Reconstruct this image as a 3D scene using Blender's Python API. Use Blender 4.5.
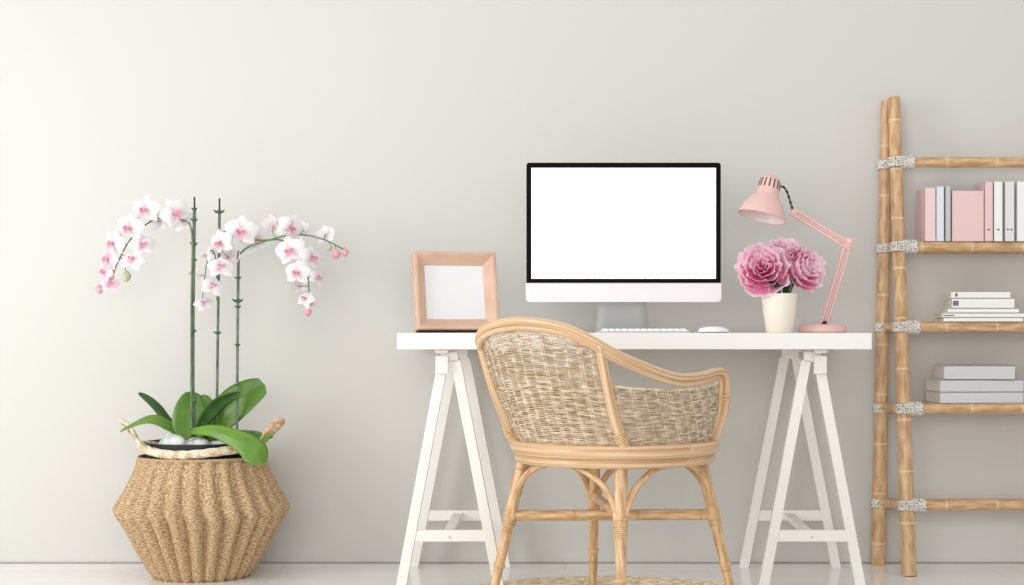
import bpy, bmesh, math, random
from mathutils import Vector, Matrix, Quaternion, noise
random.seed(7)
PI = math.pi
for o in list(bpy.data.objects): bpy.data.objects.remove(o)
S = bpy.context.scene
C = S.collection

# ------------------------------------------------------------ camera
EYE = 0.76          # eye height
DW = 5.60           # camera to back wall
F = 1725.0          # focal length in px at 1024 wide
CX, CY = 565.0, 329.0
cam = bpy.data.objects.new('camera', bpy.data.cameras.new('camera'))
C.objects.link(cam); S.camera = cam
cam.location = (0, -DW, EYE)
cam.rotation_euler = (PI/2, 0, 0)
cam.data.sensor_width = 36
cam.data.lens = F/1024*36
cam.data.shift_x = (512-CX)/1024
cam.data.shift_y = (CY-292.5)/1024
cam.data.clip_start = 0.05

# ------------------------------------------------------------ light
W = bpy.data.worlds.new('world'); S.world = W; W.use_nodes = True
bg = W.node_tree.nodes['Background']
bg.inputs[0].default_value = (0.985, 0.995, 1.0, 1)
bg.inputs[1].default_value = 0.63
def area(name, loc, target, sx, sy, power, col=(1,1,1)):
    l = bpy.data.lights.new(name, 'AREA'); l.shape = 'RECTANGLE'
    l.size = sx; l.size_y = sy; l.energy = power; l.color = col
    o = bpy.data.objects.new(name, l); C.objects.link(o)
    o.location = loc
    o.rotation_euler = (Vector(target)-Vector(loc)).to_track_quat('-Z', 'Y').to_euler()
    return o
area('window_light', (-3.0, -2.3, 1.35), (0.1, 0.0, 0.5), 1.5, 1.6, 48, (1.0, 0.995, 0.985))
area('front_fill', (-0.6, -6.9, 1.45), (0.2, 0.0, 0.45), 4.0, 2.0, 106, (1.0, 0.995, 0.985))  # unseen fill added behind the camera to light wall and objects evenly
area('overhead_fill', (0.2, -2.2, 2.75), (0.2, -1.6, 0.0), 3.4, 1.4, 14, (1.0, 0.995, 0.985))  # no real fixture: overhead fill added to brighten floor and desktop
S.view_settings.view_transform = 'Standard'
S.view_settings.look = 'None'
S.view_settings.exposure = 0.0
S.view_settings.gamma = 1
S.view_settings.use_curve_mapping = False

# ------------------------------------------------------------ helpers
def P(px, py, D):
    """a measured point of the photograph at distance D from the camera, in metres"""
    return Vector(((px-CX)/F*D, D-DW, EYE-(py-CY)/F*D))

def srgb(r, g, b):
    f = lambda c: (c/255/12.92) if c/255 <= .04045 else ((c/255+.055)/1.055)**2.4
    return (f(r), f(g), f(b), 1)

class MB:
    def __init__(s): s.v = []; s.f = []; s.uv = []; s.mi = []
    def add(s, vs, fs, uvs=None, mi=0):
        b = len(s.v); s.v += [tuple(v) for v in vs]
        s.uv += uvs if uvs else [(0, 0)]*len(vs)
        for f in fs: s.f.append(tuple(i+b for i in f)); s.mi.append(mi)
    def build(s, name, mats, parent=None, smooth=True, bevel=0, sub=0, angle=40):
        me = bpy.data.meshes.new(name)
        me.from_pydata(s.v, [], s.f); me.update()
        uvl = me.uv_layers.new(name='UVMap')
        flat = []
        for l in me.loops: flat += s.uv[l.vertex_index]
        uvl.data.foreach_set('uv', flat)
        if not isinstance(mats, (list, tuple)): mats = [mats]
        for m in mats: me.materials.append(m)
        me.polygons.foreach_set('material_index', s.mi)
        bm = bmesh.new(); bm.from_mesh(me); bmesh.ops.recalc_face_normals(bm, faces=bm.faces); bm.to_mesh(me); bm.free()
        if smooth:
            me.polygons.foreach_set('use_smooth', [True]*len(me.polygons))
            if angle: me.set_sharp_from_angle(angle=math.radians(angle))
        o = bpy.data.objects.new(name, me); C.objects.link(o)
        if parent: o.parent = parent
        if bevel:
            md = o.modifiers.new('bevel', 'BEVEL'); md.width = bevel; md.segments = 3; md.limit_method = 'ANGLE'
        if sub:
            md = o.modifiers.new('sub', 'SUBSURF'); md.levels = sub; md.render_levels = sub
        return o
    def box(s, c, size, rot=None, mi=0):
        c = Vector(c); h = Vector(size)/2
        vs = [Vector((x*h.x, y*h.y, z*h.z)) for x in (-1, 1) for y in (-1, 1) for z in (-1, 1)]
        if rot is not None: vs = [rot @ v for v in vs]
        vs = [v+c for v in vs]
        s.add(vs, [(0,1,3,2), (4,6,7,5), (0,4,5,1), (2,3,7,6), (0,2,6,4), (1,5,7,3)],
              [(v.x, v.z) for v in vs], mi)
    def beam(s, a, b, w, d, up=(0, 1, 0), vcut=False):
        """square bar a->b, w across, d along 'up' direction"""
        a = Vector(a); b = Vector(b); t = (b-a).normalized(); up = Vector(up)
        n = (up-t*up.dot(t)).normalized(); x = t.cross(n)
        vs = []
        for p in (a, b):
            for (i, j) in ((-1,-1), (1,-1), (1,1), (-1,1)):
                q = p+x*(i*w/2)+n*(j*d/2)
                if vcut: q = q+t*((p.z-q.z)/t.z)
                vs.append(q)
        s.add(vs, [(0,1,2,3), (7,6,5,4), (0,4,5,1), (1,5,6,2), (2,6,7,3), (3,7,4,0)])
    def tube(s, pts, rad, sides=10, sub=6, cap=True, closed=False, smooth=True, flat=None, mi=0, nodes=None, seed=0):
        pts = [Vector(p) for p in pts]
        n = len(pts)
        if not isinstance(rad, (list, tuple)): rad = [rad]*n
        if smooth and n > 2:
            q = []; rr = []
            rng = n if closed else n-1
            for i in range(rng):
                g = lambda k: pts[k % n] if closed else pts[max(0, min(n-1, k))]
                p0, p1, p2, p3 = g(i-1), g(i), g(i+1), g(i+2)
                r1 = rad[i]; r2 = rad[(i+1) % n]
                for k in range(sub):
                    t = k/sub; t2 = t*t; t3 = t2*t
                    q.append(.5*((2*p1)+(-p0+p2)*t+(2*p0-5*p1+4*p2-p3)*t2+(-p0+3*p1-3*p2+p3)*t3))
                    rr.append(r1+(r2-r1)*t)
            if not closed: q.append(pts[-1]); rr.append(rad[-1])
            pts, rad = q, rr
        elif nodes and n == 2:
            q = []; rr = []
            L = (pts[1]-pts[0]).length; k = max(2, int(L/.006))
            for i in range(k+1):
                t = i/k; q.append(pts[0].lerp(pts[1], t)); rr.append(rad[0]+(rad[1]-rad[0])*t)
            pts, rad = q, rr
        if nodes:
            acc = 0; out = []; sp, amp = nodes; ph = seed*.37*sp
            for i, p in enumerate(pts):
                if i: acc += (p-pts[i-1]).length
                d = ((acc+ph) % sp)/sp; d = min(d, 1-d)*sp
                out.append(rad[i]*(1+amp*math.exp(-(d/.006)**2)))
            rad = out
        n = len(pts)
        vs = []; uv = []; fs = []; L = 0
        t0 = (pts[1]-pts[0]).normalized()
        nrm = Vector((0,0,1)) if abs(t0.z) < .9 else Vector((0,1,0))
        for i, p in enumerate(pts):
            if closed: t = (pts[(i+1) % n]-pts[i-1]).normalized()
            else: t = (pts[min(i+1, n-1)]-pts[max(i-1, 0)]).normalized()
            nrm = (nrm-t*nrm.dot(t)).normalized(); bn = t.cross(nrm)
            if i: L += (p-pts[i-1]).length
            for j in range(sides):
                a = 2*PI*j/sides; r = rad[i]
                fx = flat if flat else 1
                vs.append(p+nrm*(math.cos(a)*r)+bn*(math.sin(a)*r*fx)); uv.append((j/sides, L+seed*1.37))
        m = n if closed else n-1
        for i in range(m):
            for j in range(sides):
                a = i*sides+j; b = i*sides+(j+1) % sides
                c = ((i+1) % n)*sides+(j+1) % sides; d = ((i+1) % n)*sides+j
                fs.append((a, b, c, d))
        if cap and not closed:
            fs.append(tuple(range(sides))); fs.append(tuple((n-1)*sides+j for j in range(sides)))
        s.add(vs, fs, uv, mi)
    def lathe(s, prof, c=(0,0,0), M=None, seg=48, mi=0, close=False):
        c = Vector(c); vs = []; uv = []; fs = []
        n = len(prof)
        for j in range(seg):
            a = 2*PI*j/seg
            for i, (r, z) in enumerate(prof):
                v = Vector((r*math.cos(a), r*math.sin(a), z))
                if M is not None: v = M @ v
                vs.append(v+c); uv.append((j/seg, z))
        for j in range(seg):
            k = (j+1) % seg
            for i in range(n-1): fs.append((j*n+i, k*n+i, k*n+i+1, j*n+i+1))
            if close: fs.append((j*n+n-1, k*n+n-1, k*n, j*n))
        s.add(vs, fs, uv, mi)
    def grid(s, fn, nu, nv, mi=0, uvfn=None, wrap=False):
        vs = []; uv = []; fs = []
        for i in range(nu+(0 if wrap else 1)):
            for j in range(nv+1):
                u, v = i/nu, j/nv
                vs.append(fn(u, v)); uv.append(uvfn(u, v) if uvfn else (u, v))
        w = nv+1
        for i in range(nu):
            k = (i+1) % nu if wrap else i+1
            for j in range(nv): fs.append((i*w+j, k*w+j, k*w+j+1, i*w+j+1))
        s.add(vs, fs, uv, mi)

def thing(name, label, cat, loc=(0,0,0), rz=0, group=None):
    o = bpy.data.objects.new(name, None); C.objects.link(o)
    o.empty_display_size = .05
    o.location = loc; o.rotation_euler = (0, 0, rz)
    o['label'] = label; o['category'] = cat
    if group: o['group'] = group
    return o
def tag(o, label, cat, group=None):
    o['label'] = label; o['category'] = cat
    if group: o['group'] = group
    return o
def sub_of(o, parent):
    """parent a part built in its thing's own coordinates to another part"""
    o.parent = parent
    return o

# ------------------------------------------------------------ materials
def mat(name, col, rough=.5, spec=.5, metal=0, noise_amt=0, noise_scale=20, col2=None, bump=0, bump_scale=60, stretch=(1,1,1), coord='Object', coat=0, sub=0, emis=None, trans=0, alpha=1):
    m = bpy.data.materials.new(name); m.use_nodes = True
    nt = m.node_tree; N = nt.nodes; L = nt.links
    b = N['Principled BSDF']
    b.inputs['Base Color'].default_value = col
    b.inputs['Roughness'].default_value = rough
    b.inputs['Specular IOR Level'].default_value = spec
    b.inputs['Metallic'].default_value = metal
    b.inputs['Coat Weight'].default_value = coat
    if trans: b.inputs['Transmission Weight'].default_value = trans
    if emis:
        b.inputs['Emission Color'].default_value = emis[0]; b.inputs['Emission Strength'].default_value = emis[1]
    if sub:
        b.inputs['Subsurface Weight'].default_value = sub
        b.inputs['Subsurface Radius'].default_value = (.01, .006, .005)
        b.inputs['Subsurface Scale'].default_value = 1
    tc = N.new('ShaderNodeTexCoord'); mp = N.new('ShaderNodeMapping'); mp.inputs['Scale'].default_value = stretch
    L.new(tc.outputs[coord], mp.inputs[0])
    if col2:
        nz = N.new('ShaderNodeTexNoise'); nz.inputs['Scale'].default_value = noise_scale; nz.inputs['Detail'].default_value = 4
        L.new(mp.outputs[0], nz.inputs['Vector'])
        rp = N.new('ShaderNodeValToRGB'); rp.color_ramp.elements[0].position = .5-noise_amt; rp.color_ramp.elements[1].position = .5+noise_amt
        rp.color_ramp.elements[0].color = col; rp.color_ramp.elements[1].color = col2
        L.new(nz.outputs[0], rp.inputs[0]); L.new(rp.outputs[0], b.inputs['Base Color'])
    if bump:
        nb = N.new('ShaderNodeTexNoise'); nb.inputs['Scale'].default_value = bump_scale; nb.inputs['Detail'].default_value = 5
        L.new(mp.outputs[0], nb.inputs['Vector'])
        bp = N.new('ShaderNodeBump'); bp.inputs['Strength'].default_value = bump; bp.inputs['Distance'].default_value = .002
        L.new(nb.outputs[0], bp.inputs['Height']); L.new(bp.outputs[0], b.inputs['Normal'])
    return m

def cane_mat(name, c1, c2, cnode, spacing, rough=.38, coat=.15):
    """pole of cane / bamboo: long streaks, darker bands at the nodes (UV: v = metres along)"""
    m = mat(name, c1, rough, coat=coat)
    nt = m.node_tree; N = nt.nodes; L = nt.links; b = N['Principled BSDF']
    tc = N.new('ShaderNodeTexCoord')
    mp = N.new('ShaderNodeMapping'); mp.inputs['Scale'].default_value = (5, 9, 1)
    L.new(tc.outputs['UV'], mp.inputs[0])
    nz = N.new('ShaderNodeTexNoise'); nz.inputs['Scale'].default_value = 1.6; nz.inputs['Detail'].default_value = 5
    L.new(mp.outputs[0], nz.inputs['Vector'])
    rp = N.new('ShaderNodeValToRGB'); rp.color_ramp.elements[0].position = .36; rp.color_ramp.elements[1].position = .64
    rp.color_ramp.elements[0].color = c1; rp.color_ramp.elements[1].color = c2
    L.new(nz.outputs[0], rp.inputs[0])
    mp2 = N.new('ShaderNodeMapping'); mp2.inputs['Scale'].default_value = (0.0, 1/spacing, 1)
    L.new(tc.outputs['UV'], mp2.inputs[0])
    sx = N.new('ShaderNodeSeparateXYZ'); L.new(mp2.outputs[0], sx.inputs[0])
    fr = N.new('ShaderNodeMath'); fr.operation = 'FRACT'; L.new(sx.outputs['Y'], fr.inputs[0])
    r2 = N.new('ShaderNodeValToRGB'); e = r2.color_ramp.elements
    e[0].position = 0; e[0].color = (1,1,1,1); e[1].position = .035; e[1].color = (0,0,0,1)
    x = e.new(.965); x.color = (0,0,0,1); x = e.new(1.0); x.color = (1,1,1,1)
    L.new(fr.outputs[0], r2.inputs[0])
    mx = N.new('ShaderNodeMixRGB'); mx.inputs[2].default_value = cnode
    ml = N.new('ShaderNodeMath'); ml.operation = 'MULTIPLY'; ml.inputs[1].default_value = .75
    L.new(r2.outputs[0], ml.inputs[0]); L.new(ml.outputs[0], mx.inputs[0]); L.new(rp.outputs[0], mx.inputs[1])
    L.new(mx.outputs[0], b.inputs['Base Color'])
    return m

M = {}
M['wall'] = mat('wall_paint', srgb(212, 210, 205), .92, .2, bump=.05, bump_scale=40)
M['white'] = mat('white_lacquer', srgb(240, 237, 233), .35, .5)
M['white_paint'] = mat('white_painted_wood', srgb(244, 241, 235), .42, .5, bump=.05, bump_scale=90)
M['gap'] = mat('dark_gap', srgb(150, 144, 138), .8)
M['rattan'] = cane_mat('rattan', srgb(190, 144, 98), srgb(230, 196, 152), srgb(186, 138, 92), .17)
M['peeled'] = mat('peeled_rattan', srgb(188, 142, 98), .36, coat=.2, col2=srgb(238, 210, 170), noise_amt=.20, noise_scale=1.4, stretch=(9, 1.6, 1), coord='UV')
M['rattan_wrap'] = mat('rattan_wrap', srgb(236, 205, 160), .45, col2=srgb(205, 165, 115), noise_amt=.2, noise_scale=90)
M['bamboo'] = cane_mat('bamboo', srgb(186, 142, 98), srgb(222, 186, 142), srgb(236, 212, 172), .16)
M['weave'] = mat('sea_grass', srgb(176, 150, 118), .75, .3, col2=srgb(232, 216, 192), noise_amt=.17, noise_scale=36, stretch=(1, 1, 4))
M['basket'] = mat('basket_straw', srgb(146, 112, 82), .8, .25, col2=srgb(218, 192, 152), noise_amt=.13, noise_scale=1, stretch=(170, 130, 1), coord='UV')
M['rope_pale'] = mat('pale_rope', srgb(205, 182, 146), .85, .2, col2=srgb(240, 229, 206), noise_amt=.1, noise_scale=45)
M['handle'] = mat('tan_handle', srgb(200, 158, 118), .8, .2, col2=srgb(232, 204, 172), noise_amt=.1, noise_scale=80)
M['black_pot'] = mat('black_plastic', srgb(30, 30, 31), .5)
M['soil'] = mat('bark_soil', srgb(52, 40, 30), .95, col2=srgb(92, 74, 56), noise_amt=.1, noise_scale=70, bump=1, bump_scale=60)
M['stone'] = mat('pale_stone', srgb(170, 186, 176), .8, col2=srgb(226, 228, 222), noise_amt=.15, noise_scale=25, bump=.4)
M['stone2'] = mat('grey_stone', srgb(120, 128, 126), .8, col2=srgb(214, 214, 212), noise_amt=.12, noise_scale=30, bump=.4)
M['leaf'] = mat('orchid_leaf', srgb(66, 110, 26), .34, .5, col2=srgb(116, 156, 52), noise_amt=.25, noise_scale=9, sub=.0)
M['leaf_dark'] = mat('orchid_leaf_dark', srgb(36, 76, 30), .38, .5, col2=srgb(74, 116, 44), noise_amt=.2, noise_scale=12)
M['stem'] = mat('orchid_stem', srgb(70, 100, 60), .5, col2=srgb(120, 145, 100), noise_amt=.2, noise_scale=25)
M['stake'] = mat('green_stake', srgb(62, 82, 66), .5, col2=srgb(122, 138, 120), noise_amt=.2, noise_scale=30)
M['clip'] = mat('green_clip', srgb(40, 98, 48), .45)
M['black'] = mat('black_glass', srgb(2, 2, 2), .5, .08)
M['dark'] = mat('dark_rubber', srgb(40, 38, 38), .6)
M['screen'] = mat('white_screen', srgb(250, 250, 250), .25, emis=((1, 1, 1, 1), .75))
M['alu'] = mat('silver_aluminium', srgb(205, 204, 202), .45, .5, metal=.1)
M['chin'] = mat('white_chin', srgb(234, 230, 230), .35, .5)
M['key'] = mat('white_key', srgb(250, 250, 250), .45)
M['frame'] = mat('rose_wood', srgb(208, 170, 144), .5, .4, col2=srgb(222, 188, 164), noise_amt=.2, noise_scale=16, stretch=(1, 1, 1), bump=.06)
M['mount'] = mat('picture_mount', srgb(230, 232, 233), .25, .6, col2=srgb(238, 239, 240), noise_amt=.2, noise_scale=4)
M['pink'] = mat('pink_enamel', srgb(232, 192, 183), .38, .5)
M['pink_in'] = mat('shade_lining', srgb(240, 225, 222), .4)
M['cream'] = mat('cream_ceramic', srgb(243, 234, 218), .35, .5)
M['peony_leaf'] = mat('peony_leaf', srgb(30, 66, 34), .5, col2=srgb(50, 110, 44), noise_amt=.2, noise_scale=30)
M['book_pink'] = mat('pink_cloth', srgb(240, 210, 208), .7, .3, bump=.08, bump_scale=300)
M['book_pink2'] = mat('dusty_pink_cloth', srgb(234, 202, 199), .75, .25, bump=.08, bump_scale=300)
M['book_blue'] = mat('pale_blue_cloth', srgb(226, 229, 234), .7, .3)
M['book_grey'] = mat('grey_cloth', srgb(196, 198, 202), .7, .3)
M['book_white'] = mat('offwhite_cloth', srgb(240, 241, 239), .65, .3)
M['book_lgrey'] = mat('light_grey_cloth', srgb(226, 226, 224), .7, .3)
M['paper'] = mat('paper', srgb(240, 237, 230), .8, .2, col2=srgb(222, 218, 210), noise_amt=.1, noise_scale=60, stretch=(1, 1, 12))
M['paper_white'] = mat('white_cover', srgb(246, 243, 238), .6, .3)
M['box_grey'] = mat('grey_cover', srgb(212, 212, 213), .7, .3)
M['ink'] = mat('grey_ink', srgb(120, 120, 122), .7)

def checker(name, c1, c2, su, sv):
    m = mat(name, c1, .85, .2); nt = m.node_tree; N = nt.nodes; L = nt.links
    tc = N.new('ShaderNodeTexCoord'); mp = N.new('ShaderNodeMapping'); mp.inputs['Scale'].default_value = (su, sv, 1)
    ck = N.new('ShaderNodeTexChecker'); ck.inputs['Scale'].default_value = 1
    ck.inputs['Color1'].default_value = c1; ck.inputs['Color2'].default_value = c2
    L.new(tc.outputs['UV'], mp.inputs[0]); L.new(mp.outputs[0], ck.inputs['Vector']); L.new(ck.outputs[0], N['Principled BSDF'].inputs['Base Color'])
    return m
M['lash'] = mat('flecked_cord', srgb(70, 64, 58), .85, .2, col2=srgb(232, 227, 218), noise_amt=.06, noise_scale=1, stretch=(3, 260, 1), coord='UV')
for e_ in M['lash'].node_tree.nodes:
    if e_.type == 'VALTORGB': e_.color_ramp.elements[0].position = .38; e_.color_ramp.elements[1].position = .48
M['cable'] = checker('black_braid', srgb(30, 30, 32), srgb(120, 118, 116), 2, 120)

def petal_mat(name, stops, rough=.55, trans=.25):
    """pigment runs from the base of the petal (v=0) to its edge (v=1)"""
    m = bpy.data.materials.new(name); m.use_nodes = True; nt = m.node_tree; N = nt.nodes; L = nt.links
    b = N['Principled BSDF']; b.inputs['Roughness'].default_value = rough; b.inputs['Specular IOR Level'].default_value = .3
    tc = N.new('ShaderNodeTexCoord'); sx = N.new('ShaderNodeSeparateXYZ'); L.new(tc.outputs['UV'], sx.inputs[0])
    nz = N.new('ShaderNodeTexNoise'); nz.inputs['Scale'].default_value = 60; L.new(tc.outputs['Object'], nz.inputs['Vector'])
    ma = N.new('ShaderNodeMath'); ma.operation = 'MULTIPLY_ADD'; ma.inputs[1].default_value = .5; L.new(nz.outputs[0], ma.inputs[0])
    sb = N.new('ShaderNodeMath'); sb.operation = 'SUBTRACT'; sb.inputs[1].default_value = .25; L.new(sx.outputs['Y'], sb.inputs[0]); L.new(sb.outputs[0], ma.inputs[2])
    rp = N.new('ShaderNodeValToRGB'); e = rp.color_ramp.elements
    e[0].position = stops[0][0]; e[0].color = stops[0][1]; e[1].position = stops[-1][0]; e[1].color = stops[-1][1]
    for p, c in stops[1:-1]: x = e.new(p); x.color = c
    L.new(ma.outputs[0], rp.inputs[0]); L.new(rp.outputs[0], b.inputs['Base Color'])
    tr = N.new('ShaderNodeBsdfTranslucent'); L.new(rp.outputs[0], tr.inputs[0])
    mx = N.new('ShaderNodeMixShader'); mx.inputs[0].default_value = trans
    L.new(b.outputs[0], mx.inputs[1]); L.new(tr.outputs[0], mx.inputs[2]); L.new(mx.outputs[0], N['Material Output'].inputs[0])
    return m
M['orchid'] = petal_mat('orchid_petal', [(0, srgb(232, 196, 208)), (.25, srgb(238, 228, 231)), (.6, srgb(242, 241, 241))])
M['orchid_pink'] = petal_mat('orchid_petal_pink', [(0, srgb(236, 176, 198)), (.5, srgb(246, 214, 224)), (1, srgb(250, 238, 240))])
M['lip'] = petal_mat('orchid_lip', [(0, srgb(242, 200, 206)), (.4, srgb(222, 138, 162)), (1, srgb(236, 184, 198))])
M['bud_pink'] = mat('pink_bud', srgb(214, 142, 158), .5, col2=srgb(232, 184, 190), noise_amt=.2, noise_scale=60)
M['bud_green'] = mat('green_bud', srgb(168, 178, 140), .5, col2=srgb(208, 208, 182), noise_amt=.2, noise_scale=60)
M['peony'] = petal_mat('peony_petal', [(.05, srgb(240, 96, 158)), (.40, srgb(246, 134, 184)), (.68, srgb(251, 180, 212)), (.90, srgb(255, 234, 243))], trans=.35)

# floor: glossy white boards
m = mat('floor_boards', srgb(244, 242, 239), .10, .28, coat=0); M['floor'] = m
nt = m.node_tree; N = nt.nodes; L = nt.links
tc = N.new('ShaderNodeTexCoord'); mp = N.new('ShaderNodeMapping'); L.new(tc.outputs['Object'], mp.inputs[0])
br = N.new('ShaderNodeTexBrick'); br.inputs['Scale'].default_value = 1; br.inputs['Brick Width'].default_value = .9; br.inputs['Row Height'].default_value = .16
br.inputs['Mortar Size'].default_value = .002; br.inputs['Color1'].default_value = srgb(246, 244, 241); br.inputs['Color2'].default_value = srgb(241, 239, 236); br.inputs['Mortar'].default_value = srgb(228, 225, 221)
L.new(mp.outputs[0], br.inputs['Vector']); L.new(br.outputs[0], N['Principled BSDF'].inputs['Base Color'])
nz = N.new('ShaderNodeTexNoise'); nz.inputs['Scale'].default_value = 6; L.new(mp.outputs[0], nz.inputs[0])
bp = N.new('ShaderNodeBump'); bp.inputs['Strength'].default_value = .06; bp.inputs['Distance'].default_value = .01; L.new(nz.outputs[0], bp.inputs['Height']); L.new(bp.outputs[0], N['Principled BSDF'].inputs['Normal'])

# ------------------------------------------------------------ setting
b = MB(); b.box((0, .05, 1.4), (9.0, .1, 2.8)); o = b.build('wall_back', M['wall'], smooth=False); o['kind'] = 'structure'
b = MB(); b.box((0, -3.5, -.05), (9.0, 7.2, .1)); o = b.build('floor', M['floor'], smooth=False); o['kind'] = 'structure'
b = MB(); b.box((0, -.002, .0015), (9.0, .004, .003)); o = b.build('trim_1', M['gap'], smooth=False); o['kind'] = 'structure'

# ------------------------------------------------------------ desk
DF = 4.93                                    # desk front distance
xl, xr = P(397, 0, DF).x, P(872, 0, DF).x
zt = P(0, 333, DF).z; zb = P(0, 349.5, DF).z
desk_y0, desk_y1 = DF-DW, -.02
b = MB(); b.box(((xl+xr)/2, (desk_y0+desk_y1)/2, (zt+zb)/2), (xr-xl, desk_y1-desk_y0, zt-zb))
tag(b.build('desktop', M['white'], bevel=.002), 'long white rectangular desktop slab laid across two white trestles', 'desk')
DESK = zt

def trestle(label, xc, side, on_rug=0):
    t = thing('trestle', label, 'trestle', (xc, -.59, 0), 0, 'white trestles under the desk')
    def A(y, hf, dz):
        for s in (-1, 1):
            b = MB(); b.beam((s*hf, y, .0125 if (y == 0 and s == on_rug) else 0), (s*.018, y, zb-.032), .0295, .026, (0, 1, 0), vcut=True)
            b.build('leg', M['white_paint'], t, bevel=.0015, angle=30)
        zr = .160+dz; hw = hf-(hf-.018)*zr/(zb-.034)
        b = MB(); b.box((0, y-.001, zr), (hw*2+.016, .018, .033)); r = b.build('rail', M['white_paint'], t, bevel=.0015)
        b = MB(); b.lathe([(0, 0), (.0035, 0), (.0035, .003), (0, .003)], (0, y-.010, zr-.003), Matrix.Rotation(PI/2, 4, 'X'), 12)
        sc = b.build('screw', M['alu'], t); sc.parent = r
    A(0, .143, 0); A(.49, .147, .006)
    b = MB(); b.box((side*.021, .245, zb-.006), (.026, .535, .012)); b.box((0, .49, zb-.018), (.052, .03, .036)); b.box((0, .0, zb-.022), (.05, .026, .03)); b.build('top_beam', M['white_paint'], t, bevel=.002)
    b = MB(); b.box((side*.021, -.022, zb-.045), (.037, .014, .052)); b.box((side*.021, -.024, zb-.006), (.039, .018, .010))
    b.build('bracket', M['white'], t, bevel=.0015)
    b = MB(); b.beam((-.006, .002, .162), (-.006, .488, .168), .03, .014, (0, 0, 1)); b.build('stretcher', M['white_paint'], t, bevel=.0015)
trestle('white wooden trestle under the left end of the desk, below the picture frame', -.335, -1, 1)
trestle('white wooden trestle under the right end of the desk, beside the bamboo ladder shelf', .717, 1)

# ------------------------------------------------------------ monitor
DM = 5.22; km = DM/F
mc = P(623.5, 0, DM).x
t = thing('computer_monitor', 'thin white all-in-one computer with black bezel and blank white screen', 'computer', (mc, DM-DW+.10, DESK))
zl = lambda py: P(0, py, DM).z-DESK
w = 194*km
def rrect(b, x0, x1, z0, z1, y0, y1, r, seg=5, mi=0, corners=(1,1,1,1)):
    pts = []
    for k, (cx, cz, a0) in enumerate(((x1-r, z1-r, 0), (x0+r, z1-r, PI/2), (x0+r, z0+r, PI), (x1-r, z0+r, 1.5*PI))):
        if corners[k]:
            for i in range(seg+1): a = a0+PI/2*i/seg; pts.append((cx+r*math.cos(a), cz+r*math.sin(a)))
        else: pts.append((cx+(r if math.cos(a0+PI/4) > 0 else -r), cz+(r if math.sin(a0+PI/4) > 0 else -r)))
    n = len(pts); vs = [(x, y0, z) for x, z in pts]+[(x, y1, z) for x, z in pts]
    fs = [tuple(range(n)), tuple(range(n, 2*n))]+[(i, (i+1) % n, (i+1) % n+n, i+n) for i in range(n)]
    b.add(vs, fs, None, mi)
b = MB(); rrect(b, -w/2-.002, w/2+.002, zl(302), zl(283), -.108, -.098, .012, corners=(0,0,1,1)); b.build('chin', M['chin'], t)
b = MB(); rrect(b, -w/2, w/2, zl(302.5)+.004, zl(163), -.102, -.088, .008)
def bulge(u, v):
    x = (u-.5)*w*.96; z = zl(300)+(zl(165)-zl(300))*v
    d = .045*(1-(2*u-1)**4)*(1-(2*v-1)**4)
    return Vector((x, -.089+d, z))
b.grid(bulge, 20, 14); b.build('housing', M['alu'], t)
b = MB(); rrect(b, -w/2, w/2, zl(283), zl(163), -.110, -.1021, .008, corners=(1,1,0,0)); b.build('bezel', M['black'], t)
b = MB(); b.box((0, -.1105, (zl(168)+zl(279))/2), (w-.030, .002, zl(168)-zl(278.5))); b.build('screen', M['screen'], t, smooth=False)
b = MB()
def neck(u, v):
    z = v*zl(285); x = (u-.5)*(.165-.03*v)
    return Vector((x, .03-.075*v+.02*v*v, z+.004))
b.grid(neck, 6, 12)
nk = b.build('stand_neck', M['alu'], t); md = nk.modifiers.new('s', 'SOLIDIFY'); md.thickness = .008; md.offset = -1
b = MB(); rrect(b, -.0825, .0825, -.06, .10, 0, .005, .012)
for i, v in enumerate(b.v): b.v[i] = (v[0], v[2]-.06, v[1])
b.build('stand_foot', M['alu'], t)

# keyboard and mouse
kx0, kx1 = P(600, 0, 5.04).x, P(690, 0, 5.04).x
t = thing('keyboard', 'slim white keyboard lying on the desk below the monitor', 'keyboard', ((kx0+kx1)/2, 5.04-DW+.055, DESK))
kw = kx1-kx0
b = MB(); vs = []
for x in (-kw/2, kw/2):
    for (y, z) in ((-.055, .0), (.055, .0), (.055, .010), (-.055, .004)): vs.append((x, y, z))
b.add(vs, [(0,1,2,3), (7,6,5,4), (0,4,5,1), (1,5,6,2), (2,6,7,3), (3,7,4,0)]); b.build('keyboard_body', M['alu'], t, bevel=.001)
for r in range(5):
    for c in range(13):
        if r == 0 and 3 < c < 9: continue
        b = MB(); kk = (kw-.012)/13
        y = -.044+r*.0215; b.box((-kw/2+.006+kk*(c+.5), y, .0058+(y+.055)/.11*.006), (kk-.003, .018, .003))
        b.build('key', M['key'], t, bevel=.0008)
    if r == 0:
        b = MB(); b.box((-kw/2+.006+kk*6.5, -.044, .0064), (kk*5-.003, .018, .003)); b.build('key', M['key'], t, bevel=.0008)
t = thing('computer_mouse', 'small rounded white computer mouse to the right of the keyboard', 'mouse', (P(715, 0, 5.06).x, 5.06-DW+.05, DESK), math.radians(-60))
b = MB(); prof = []
def ms(u, v):
    a = 2*PI*u; r = math.sin(v*PI/2); return Vector((.029*r*math.cos(a), .052*r*math.sin(a), .003+.016*math.cos(v*PI/2)**.7))
b.grid(ms, 32, 10, wrap=True); b.build('mouse_shell', M['key'], t)
b = MB(); b.grid(lambda u, v: Vector((.0285*v*math.cos(2*PI*u), .0515*v*math.sin(2*PI*u), .003 if v < .99 else .0005)), 32, 4, wrap=True); b.build('mouse_base', M['alu'], t)

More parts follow.
